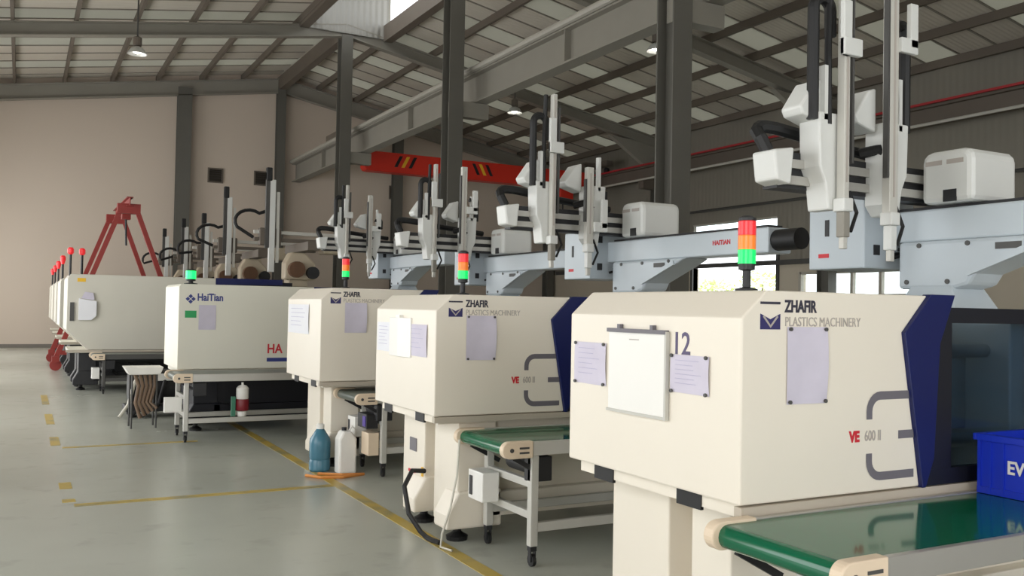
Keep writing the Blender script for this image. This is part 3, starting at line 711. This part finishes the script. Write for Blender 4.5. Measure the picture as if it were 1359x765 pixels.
        if s > 0: MB().box(ax - 0.06, ax - 0.0, y0 - 0.06, y0 - 0.03, zl, zl + 0.28).box(ax - 0.06, ax + 0.07, y0 - 0.065, y0 - 0.03, zl, zl + 0.09).build('chain_strap', body, r, 0.006)
        else: MB().box(ax + 0.1, ax + 0.16, y0 - 0.05, y0 - 0.02, zl - 0.02, zl + 0.22).box(ax + 0.03, ax + 0.16, y0 - 0.05, y0 - 0.02, zl - 0.05, zl + 0.03).build('chain_strap', body, r, 0.006)
        c0 = ax - 0.13 if s > 0 else ax + 0.17
        c1 = ax - 0.03 if s > 0 else ax + 0.12
        MB().tube(chain_path(c0 - s * 0.02, y0 + 0.06 if s > 0 else y0 + 0.06, 1.02, zl + (0.25 if s > 0 else 0.1), c1, zl + 0.12), 0.03, 8).build('cable_chain', BLACK, r)
        B(c0 + s * 0.045 - 0.012, c0 + s * 0.045 + 0.012, y0 + 0.03, y0 + 0.07, 1.02, 1.3).build('chain_guide', body, r)
        if s > 0:
            MB().tube([(ax - 0.06, y0 + 0.04, 1.0), (ax - 0.055, y0 + 0.05, (1 + top) / 2), (ax - 0.05, y0 + 0.04, top)], 0.018, 8).build('air_hose', BLACK, r)
        # wrist and gripper
        wr_ = B(ax - 0.036, ax + 0.036, y0 - 0.045, y0 + 0.03, dz - 0.05, dz + 0.02).build('wrist', ROBOT, r, 0.008)
        B(ax - 0.026, ax + 0.022, y0 - 0.035, y0 + 0.015, dz - 0.18, dz - 0.05).build('gripper_block', STEEL if s > 0 else ROBOT, wr_, 0.006)
        B(ax - 0.022, ax + 0.01, y0 - 0.03, y0 + 0.0, dz - 0.24, dz - 0.18).build('gripper_jaw', ALUP, wr_, 0.004)
        MB().tube([(ax + 0.05, y0, dz + 0.06), (ax + 0.085, y0 - 0.02, dz - 0.05), (ax + 0.03, y0 - 0.03, dz - 0.15)], 0.01, 6).build('air_hose', BLACK, wr_)
    MB().tube([(-0.62, 0.1, 0.9), (-0.56, 0.02, 0.92), (-0.52, -0.02, 0.86)], 0.03, 8).build('cable_bundle', BLACK, r)
    B(-0.54, -0.5, -0.02, 0.03, 0.84, 0.9).build('cable_tie', ORANGE, r)
    return r

# ------------------------------------------------------------------ the three near machines
W1 = 1.25; L1 = 1.087
M1 = machine((2.47, 2.70), 'cream moulding machine numbered 12 with a hanging white board', L1, W1, 0.90, 1.63, 1.742, 0.95, 3.9, CREAM, CREAM, 've', py=0.29)
M2 = machine((2.51, 5.76), 'cream moulding machine with a thick folded white sheet on its end', L1, 1.18, 0.90, 1.63, 1.742, 0.95, 3.9, CREAM, CREAM, 've')
M3 = machine((2.59, 8.76), 'cream moulding machine with one plain paper on its end, behind the water bottle', L1, 1.25, 0.90, 1.71, 1.825, 1.2, 4.1, CREAM, CREAM, 've', py=0.32, ptop=1.622)
for mm, ww in ((M1, W1), (M2, 1.18), (M3, 1.25)):
    ve_print(mm, L1, ww, 1.825 if mm is M3 else 1.742)
signal_tower(M1, 0.28, 0.28, 1.742, False, 0.09)
signal_tower(M2, 0.34, 0.30, 1.742, False, 0.09)
signal_tower(M3, 0.34, 0.30, 1.825, False, 0.09)
# papers on machine 12
X1 = 2.47
def on_end(mx, my, px, py): p = at_x(px, py, mx); return p
def end_sheet(mx, px0, py0, px1, py1, **k):
    a = at_x(px0, py0, mx); b = at_x(px1, py1, mx)
    return paper((mx, a.y, a.z), '-x', a.y - b.y, a.z - b.z, **k)
end_sheet(X1, 764, 453, 805, 513, label='lilac notice sheet beside the hanging board, away from the number 12', lines=6, curl=0.004)
end_sheet(X1, 891, 470, 942, 527, label='lilac notice sheet taped below the painted number 12', lines=6, curl=0.004)
a = at_x(812, 437, X1); b = at_x(886, 532, X1)
bd = thing('hanging_board', (X1 - 0.003, a.y, a.z), 'blank white board hanging on the end of machine 12', 'board')
w_, h_ = a.y - b.y, 0.37
B(-0.012, -0.002, -w_, 0, -h_, 0).build('board_sheet', BOARD, bd)
MB().box(-0.02, 0, -w_ - 0.012, -w_, -h_, 0.0).box(-0.02, 0, -w_ - 0.012, 0.006, -h_ - 0.012, -h_).build('edge_strip', ALUP, bd)
B(-0.022, 0.0, -w_ - 0.006, 0.006, -0.012, 0.006).build('clamp_bar', GREYLOGO, bd)
for u in (0.2, 0.78): B(-0.02, 0, -w_ * u - 0.01, -w_ * u + 0.01, 0.006, 0.026).build('hook', GREYLOGO, bd)
for k in range(1): B(-0.0135, -0.012, -w_ * 0.55, -w_ * 0.38, -0.045, -0.04).build('small_print', GREYTXT, bd)
p = at_x(892, 470, X1)
text('machine_number', '12', 0.135, (-0.001, p.y - 2.70 + 0.0, p.z - 0.025), '-x', PURPTXT, M1, 0.001, 0.92)
a = at_y(1044, 434, 2.7); b = at_y(1096, 535, 2.7)
paper((a.x, 2.7, a.z), '-y', b.x - a.x, a.z - b.z, label='lilac sheet with a curling edge on the side of machine 12', curl=0.008)
# papers on the second machine
X2 = 2.51
end_sheet(X2, 502, 427, 519, 467, label='pale notice on the far side of the folded white sheet', mat_=SHEETW, lines=6, curl=0.004, pins=False)
end_sheet(X2, 544, 430, 567, 475, label='lilac notice between the folded white sheet and the machine corner', mat_=PAPERL, lines=5, curl=0.004, pins=False)
a = at_x(519, 421, X2); b = at_x(546, 478, X2)
fs_ = thing('folded_sheet', (X2, a.y, a.z), 'thick folded white sheet hanging on the end of a machine', 'paper')
MB().prism([(-0.012, -(a.y - b.y)), (-0.03, -(a.y - b.y) * 0.5), (-0.012, 0), (0, 0), (0, -(a.y - b.y))], 'z', -0.29, 0).build('sheet', BOARD, fs_, 0.003)
B(-0.03, 0, -(a.y - b.y) * 0.5 - 0.04, -(a.y - b.y) * 0.5 + 0.04, -0.0, 0.02).build('clip', WHITEPL, fs_)
a = at_y(619, 419, 5.76); b = at_y(657, 478, 5.76)
paper((a.x, 5.76, a.z), '-y', b.x - a.x, a.z - b.z, label='lilac sheet with bowed edge on the side of the second machine, below its logo', curl=0.015)
# papers on the third machine
end_sheet(2.59, 384, 404, 410, 444, label='pale sheet on the end of the third machine beside the off-white machine', mat_=SHEETW, lines=5, curl=0.004, pins=False)
a = at_y(458, 402, 8.76); b = at_y(486, 442, 8.76)
paper((a.x, 8.76, a.z), '-y', b.x - a.x, a.z - b.z, label='lilac sheet on the side of the third machine, below its logo', curl=0.01, pins=False)
# robots of the near machines
robot((4.60, 3.35, 1.624), 'white two-arm robot above machine 12', 1.82, 1.95, beam_len=1.9)
robot((4.67, 6.36, 1.624), 'white two-arm robot whose beam ends in a black motor, over the second machine', 1.76, 1.2, beam_len=1.63, brand=True, beamcap=True)
robot((4.96, 9.40, 1.624), 'white two-arm robot over the third machine', 1.62, 1.62, beam_len=1.9)
# conveyors
conveyor((2.30, 2.04), 'green belt conveyor carrying the blue crate alongside machine 12', 2.4, 0.63, 0.86, BELT, legs=(0.42, 1.9), box=False, frame=ALU)
conveyor((2.70, 5.06), 'green belt conveyor with white control box under the second machine', 2.0, 0.72, 0.80, BELT, legs=(0.2, 1.75))
C3 = conveyor((2.85, 8.34), 'short grey belt conveyor behind the water bottle', 1.5, 0.7, 0.80, BELTD, legs=(0.25, 1.3))

B(0.12, 0.24, 0.1, 0.36, 0.46, 0.6).build('drive_box', DARK, C3, 0.006); B(0.114, 0.12, 0.12, 0.2, 0.48, 0.58).build('purple_panel', mat('purple_panel', (70, 40, 150), 0.4), C3)
B(0.14, 0.25, 0.09, 0.3, 0.2, 0.42).build('terminal_box', CAPC, C3, 0.006)

# blue crate
cx, cy, cz = 3.83, 2.15, 0.862
ck = thing('plastic_crate', (cx, cy, cz), 'blue plastic crate lettered EV on the green belt', 'crate')
cw, cd, chh = 0.46, 0.49, 0.265
MB().box(0, cw, 0, cd, 0, 0.012).box(0, 0.012, 0, cd, 0.012, chh).box(cw - 0.012, cw, 0, cd, 0.012, chh).box(0.012, cw - 0.012, 0, 0.012, 0.012, chh).box(0.012, cw - 0.012, cd - 0.012, cd, 0.012, chh).build('shell', BLUEPL, ck)
MB().box(-0.016, cw + 0.016, -0.016, 0.0, chh - 0.03, chh).box(-0.016, cw + 0.016, cd, cd + 0.016, chh - 0.03, chh).box(-0.016, 0.0, 0, cd, chh - 0.03, chh).box(cw, cw + 0.016, 0, cd, chh - 0.03, chh).build('rim', BLUEPL, ck, 0.003)
for yy in (0.01, 0.08, cd - 0.38, cd - 0.12, cd - 0.06, cd - 0.01): B(-0.01, 0, yy - 0.007, yy + 0.007, 0, chh - 0.03).build('rib', BLUEPL, ck)
for xx in (0.02, 0.15, 0.3, cw - 0.02): B(xx - 0.007, xx + 0.007, -0.01, 0, 0, chh - 0.03).build('rib', BLUEPL, ck)
B(-0.008, 0, 0.0, cd, 0.0, 0.03).build('foot_band', BLUEPL, ck)
text('lettering', 'EV', 0.08, (-0.012, cd - 0.145, 0.09), '-x', WHITEPL, ck, 0.002, 0.9)

# ------------------------------------------------------------------ off-white machine with the diamond mark
M4 = machine((1.76, 12.18), 'off-white moulding machine with a green tag below its diamond logo', 1.75, 1.2, 0.80, 1.86, 1.89, 1.45, 5.1, NAVYD, mat('off_white_panel', (228, 225, 210), 0.45, noise=0.02, scale=2.0), 'ha')
p = at_y(247, 398, 12.18); x = p.x - 1.76 - 0.09
d = MB(); c = x + 0.145
for ux, uz in ((0, 1), (0, -1), (1, 0), (-1, 0)):
    ccx, ccz = c + ux * 0.034, 1.70 + uz * 0.034
    d.prism([(ccx - 0.028, ccz), (ccx, ccz - 0.028), (ccx + 0.028, ccz), (ccx, ccz + 0.028)], 'y', -0.003, 0)
d.build('diamond_logo', BLUETXT, M4)
text('maker_name', 'HaiTian', 0.13, (x + 0.225, -0.001, 1.655), '-y', BLUETXT, M4, 0.004, 0.8)
B(x + 0.08, x + 0.22, -0.004, 0, 1.46, 1.55).build('green_tag', GREENTAG, M4)
a = at_y(264, 405, 12.18); b = at_y(286, 438, 12.18)
paper((a.x, 12.18, a.z), '-y', b.x - a.x, a.z - b.z, label='lilac sheet beside the green tag of the off-white machine', curl=0.004, pins=False)
p = at_y(354, 477, 12.18); x = p.x - 1.76
text('model_letters', 'HA 1', 0.17, (x, -0.001, 0.97), '-y', REDTXT, M4, 0.004, 0.85)
B(x, x + 0.52, -0.003, 0, 0.89, 0.94).build('model_strip', BLUETXT, M4)
signal_tower(M4, 0.17, 0.2, 1.89, True, 0.04, 1.7, True)
robot((5.05, 12.80, 1.774), 'white two-arm robot over the off-white machine', 1.62, 1.5, beam_len=1.7)
# conveyor-like aluminium stand in front of it
c4 = conveyor((1.62, 11.28), 'long low aluminium framed conveyor along the off-white machine', 2.6, 0.74, 0.80, BELTD, legs=(0.1, 2.3), box=False, frame=ALU)
ol = thing('oil_bottle', (2.4, 11.328, 0.284), 'white and red lubricant bottle standing on the lower bar of the long conveyor frame', 'bottle')
MB().lathe([(0.05, 0.0), (0.055, 0.02), (0.055, 0.06), (0.02, 0.07), (0.03, 0.075)], 0, 0, 14).build('base', WHITEPL, ol)
MB().lathe([(0.075, 0.07), (0.08, 0.08), (0.08, 0.2), (0.075, 0.21)], 0, 0, 14).build('red_cup', MAROON, ol, smooth=True)
MB().lathe([(0.07, 0.21), (0.075, 0.22), (0.075, 0.34), (0.05, 0.37), (0.015, 0.38), (0.015, 0.41)], 0, 0, 14).build('reservoir', WHITEPL, ol, smooth=True)
B(-0.13, -0.085, -0.03, 0.03, 0.004, 0.24).build('green_meter', mat('green_plastic', (60, 120, 96), 0.5), ol)
# small tray with hoses at the aisle side of it
tr = thing('tray_stand', (1.40, 12.75, 0), 'white tray on thin legs with brown hoses under it', 'tray')
MB().prism([(-0.14, 0.7), (0.24, 0.7), (0.28, 0.8), (-0.2, 0.8)], 'y', 0, 0.36).build('tray', WHITEPL, tr, 0.01)
for xx, yy in ((-0.1, 0.03), (0.2, 0.03), (-0.1, 0.33), (0.2, 0.33)): MB().tube([(xx, yy, 0), (xx, yy, 0.71)], 0.012, 6).build('leg', DGREY, tr)
for k in range(5): MB().tube([(-0.06 + 0.06 * k, 0.1, 0.7), (-0.02 + 0.05 * k, 0.05, 0.55), (-0.06 + 0.045 * k, 0.0, 0.34), (0.0 + 0.05 * k, -0.04, 0.14 + 0.03 * k)], 0.022, 8).build('hose', COPPER, tr)
jb = thing('junction_box', (1.50, 11.35, 0.36), 'white junction box fixed to the end leg of the long conveyor', 'box')
B(0, 0.2, -0.06, 0.0, 0.0, 0.18).build('case', WHITEPL, jb, 0.008); B(0.03, 0.17, -0.066, -0.06, 0.02, 0.16).build('lid', WHITEPL, jb)

# ------------------------------------------------------------------ tall machines beyond
def old_robot(loc, label, top, body, big=1.0):
    r = thing('take_out_robot', loc, label, 'robot', 'take-out robots on the machines')
    B(-0.2, 0.2, -0.2, 0.2, 0, 0.3).build('pedestal', body, r, 0.02)
    MB().prism([(-0.32, 0.15), (0.32, 0.15), (0.32, 0.5), (0.1, 0.72), (-0.2, 0.72), (-0.32, 0.5)], 'y', -0.34, -0.02).build('bracket', body, r, 0.03)
    MB().tube([(-0.1, -0.5, 0.36), (-0.1, -0.34, 0.36)], 0.17, 14).build('motor', BROWN, r, smooth=True)
    MB().tube([(0.25, -0.46, 0.3), (0.25, -0.34, 0.3)], 0.13, 14).build('motor', DARK, r, smooth=True)
    B(-0.12, 0.12, -1.3, 0.5, 0.72, 0.9).build('traverse_beam', STEELD, r, 0.01)
    for zz in (0.95, 1.1): B(-0.9, 1.6, -0.06, 0.06, zz, zz + 0.07).build('kick_beam', ALUP if zz > 1 else STEELD, r)
    pr = B(-0.62, -0.5, -0.16, -0.06, 0.3, top - 0.25).build('arm_profile', ROBOT, r, 0.01)
    B(-0.46, -0.41, -0.14, -0.07, 0.5, top - 0.5).build('arm_profile', ALUP, r)
    MB().box(-0.7, -0.62, -0.16, -0.08, 0.8, top - 0.1).build('chain_channel', DGREY, r)
    MB().box(-0.7, -0.58, -0.18, -0.06, top - 0.28, top).build('arm_head', BLACK, r, 0.02)
    pts = [(-0.66, 0.05, 1.5 * big)] + [(-0.98 + 0.3 * math.cos(R(a)), 0.05, 1.28 * big + 0.24 * math.sin(R(a))) for a in range(50, 230, 20)] + [(-0.9, 0.05, 1.02)]
    MB().tube(pts, 0.035, 8).build('cable_loop', BLACK, r)
    B(-0.8, -0.35, -0.1, 0.1, 0.86, 1.22).build('arm_carriage', STEELD, r, 0.02)
    B(0.5, 0.9, -0.3, 0.1, 0.72, 1.02).build('drive_box', body, r, 0.03)
    return r
olds = [(18.5, 'tall machine with a paper pocket and yellow tag on its side'), (22.0, 'tall machine fourth from the gable wall'), (25.25, 'tall machine standing under the red A-frame gantry'),
        (28.4, 'tall machine second from the gable wall'), (31.5, 'tall machine next to the gable wall')]
tops = (4.48, 4.45, 4.08, 4.18, 4.08); axs = (4.57, 4.38, 4.42, 4.36, 4.22)
rlab = ('cream robot with the tallest pale arm above a brown drive motor', 'cream robot with a black tipped arm and open cable loop', 'cream robot whose arm stands behind a tilted cable loop', 'cream robot beside the gable wall column, second from the gable wall', 'cream robot with short black tipped arm next to the gable wall')
for i, (yy, lab) in enumerate(olds):
    x0 = (0.74, 0.74, 0.76, 0.78, 0.80)[i]
    mm = machine((x0, yy), lab, 2.62, 1.5, 0.75, 2.06, 2.14, 1.5, 5.6, DARK, OLDCREAM, 'old')
    old_robot((axs[i] + 0.56, yy + 0.75, 2.024), rlab[i], tops[i] - 2.0, mat('old_robot_cream', (198, 184, 160), 0.5, noise=0.05), (1.05, 1.0, 0.85, 0.8, 0.8)[i])
    # slim beacon poles with red heads at the aisle end
    for bx_, by_ in (((0.04, 0.1), (0.24, 0.25)) if i == 0 else ((0.04, 0.1),)):
        pl = MB().tube([(bx_, by_, 2.1), (bx_, by_, 2.52 if i == 0 else 2.45)], 0.022, 8).build('beacon_pole', DARK, mm)
        MB().lathe([(0.03, 2.5 if i == 0 else 2.44), (0.055, 2.53), (0.055, 2.6), (0.03, 2.63)], bx_, by_, 12).build('red_head', LED_R, pl, smooth=True)
    B(0.6, 3.6, 0.02, 0.4, 0.5, 0.75).build('valve_tray', DARK, mm, 0.02)
    MB().tube([(0.9, 0.3, 0.55), (2.6, 0.3, 0.5)], 0.13, 12).build('hydraulic_pipe', BLACK, mm, smooth=True)
    for k in range(4): MB().tube([(0.7 + 0.35 * k, 0.15, 0.6), (0.8 + 0.35 * k, -0.05, 0.35), (0.95 + 0.35 * k, 0.0, 0.2), (1.1 + 0.35 * k, 0.1, 0.3)], 0.03, 8).build('hose', BLACK, mm)
    if i == 0:
        B(0.16, 0.3, -0.004, 0, 2.0, 2.07).build('yellow_tag', YEL, mm)
        B(0.05, 0.12, -0.03, 0, 1.28, 1.62).build('handle', DGREY, mm)
        p = at_y(103, 396, 18.5)
        pk = thing('paper_pocket', (p.x + 0.02, 18.492, p.z), 'white wall pocket holding papers on the tall machine side', 'pocket')
        MB().prism([(0, 0), (0.3, -0.05), (0.3, -0.32), (0.22, -0.4), (0, -0.4)], 'y', -0.05, 0).build('pocket', SHEETW, pk, 0.006)
        MB().prism([(0.04, 0.0), (0.26, -0.03), (0.24, 0.1), (0.1, 0.12)], 'y', -0.03, -0.01).build('papers', PAPERL, pk)
conveyor((1.15, 17.7), 'dark belt conveyor with white end box under the tall machine', 2.6, 0.7, 0.7, BELTD, legs=(0.15, 2.2), box=True, frame=DGREY)
pump = thing('pump_unit', (1.75, 13.95, 0), 'black pump unit with hoses standing between the off-white machine and the tall one', 'pump')
B(-0.4, 1.0, 0, 0.6, 0.08, 0.16).build('base_plate', DARK, pump, 0.01)
for xx in (-0.3, 0.9): 
    for yy in (0.08, 0.5): MB().lathe([(0.05, 0), (0.05, 0.03), (0.02, 0.04), (0.02, 0.09)], xx, yy, 8).build('foot', BLACK, pump)
MB().tube([(-0.35, 0.3, 0.42), (0.5, 0.3, 0.42)], 0.25, 18).build('motor', DARK, pump, smooth=True)
B(0.45, 0.95, 0.05, 0.55, 0.16, 0.62).build('tank', DGREY, pump, 0.02)
for k in range(3): MB().tube([(-0.2 + 0.2 * k, 0.25, 0.62), (-0.3 + 0.2 * k, 0.0, 0.5), (-0.38 + 0.2 * k, -0.06, 0.2), (-0.5 + 0.15 * k, -0.1, 0.03)], 0.025, 8).build('hose', OLDCREAM if k == 0 else BLACK, pump)
B(0.0, 0.24, 0.02, 0.045, 0.52, 0.62).build('name_plate', WHITEPL, pump)

# ------------------------------------------------------------------ small things on the floor
wb = thing('water_bottle', (2.66, 8.92, 0), 'blue tinted water bottle standing on the floor by an orange strap', 'bottle')
MB().lathe([(0.09, 0.0), (0.105, 0.02), (0.105, 0.1), (0.098, 0.12), (0.105, 0.14), (0.105, 0.28), (0.1, 0.32), (0.05, 0.4), (0.035, 0.42)], 0, 0, 18).build('body', BLUEW, wb, smooth=True)
MB().lathe([(0.04, 0.42), (0.04, 0.46), (0.03, 0.47)], 0, 0, 12).build('cap', WHITEPL, wb)
jc = thing('jerry_can', (2.86, 8.72, 0), 'white plastic can beside the water bottle', 'can')
MB().prism([(-0.09, 0), (0.09, 0), (0.09, 0.34), (0.03, 0.42), (-0.05, 0.42), (-0.09, 0.34)], 'y', -0.08, 0.08).build('body', WHITEPL, jc, 0.02)
MB().tube([(-0.02, 0, 0.42), (-0.02, 0, 0.45)], 0.025, 10).build('cap', DARK, jc)
MB().tube([(0.03, 0, 0.41), (0.06, 0, 0.46), (0.09, 0, 0.42), (0.09, 0, 0.33)], 0.012, 8).build('handle', WHITEPL, jc)
st = MB().tube([(2.45, 8.66, 0.015), (2.55, 8.5, 0.015), (2.75, 8.44, 0.015), (2.98, 8.52, 0.015), (2.78, 8.56, 0.015), (2.58, 8.7, 0.015)], 0.015, 6).build('orange_hose', ORANGE)
tag(st, 'orange hose lying on the floor before the water bottle', 'hose')
hb = tag(MB().tube([(2.7, 6.35, 0.42), (2.58, 6.3, 0.44), (2.5, 6.25, 0.34), (2.5, 6.15, 0.16), (2.55, 6.05, 0.05), (2.57, 5.98, 0.022), (2.58, 5.9, 0.018), (2.6, 5.82, 0.018)], 0.018, 8).build('power_cable', BLACK), 'black cable looping from the pedestal to the floor', 'cable')
hw = tag(MB().tube([(2.66, 5.66, 0.75), (2.655, 5.68, 0.5), (2.62, 5.7, 0.28), (2.58, 5.74, 0.1), (2.57, 5.74, 0.012), (2.6, 5.62, 0.012)], 0.008, 6).build('power_cable', OLDCREAM), 'thin white cord hanging from the green conveyor to the floor', 'cable')
# details on pedestals of the second machine
B(0.212, 0.22, 0.82, 0.95, 0.53, 0.63).build('vent_plate', GREYLOGO, M2)
B(0.212, 0.22, 0.84, 0.97, 0.36, 0.38).build('red_label', REDTXT, M2)
B(0.212, 0.22, 0.68, 0.71, 0.36, 0.43).build('yellow_label', YEL, M2)
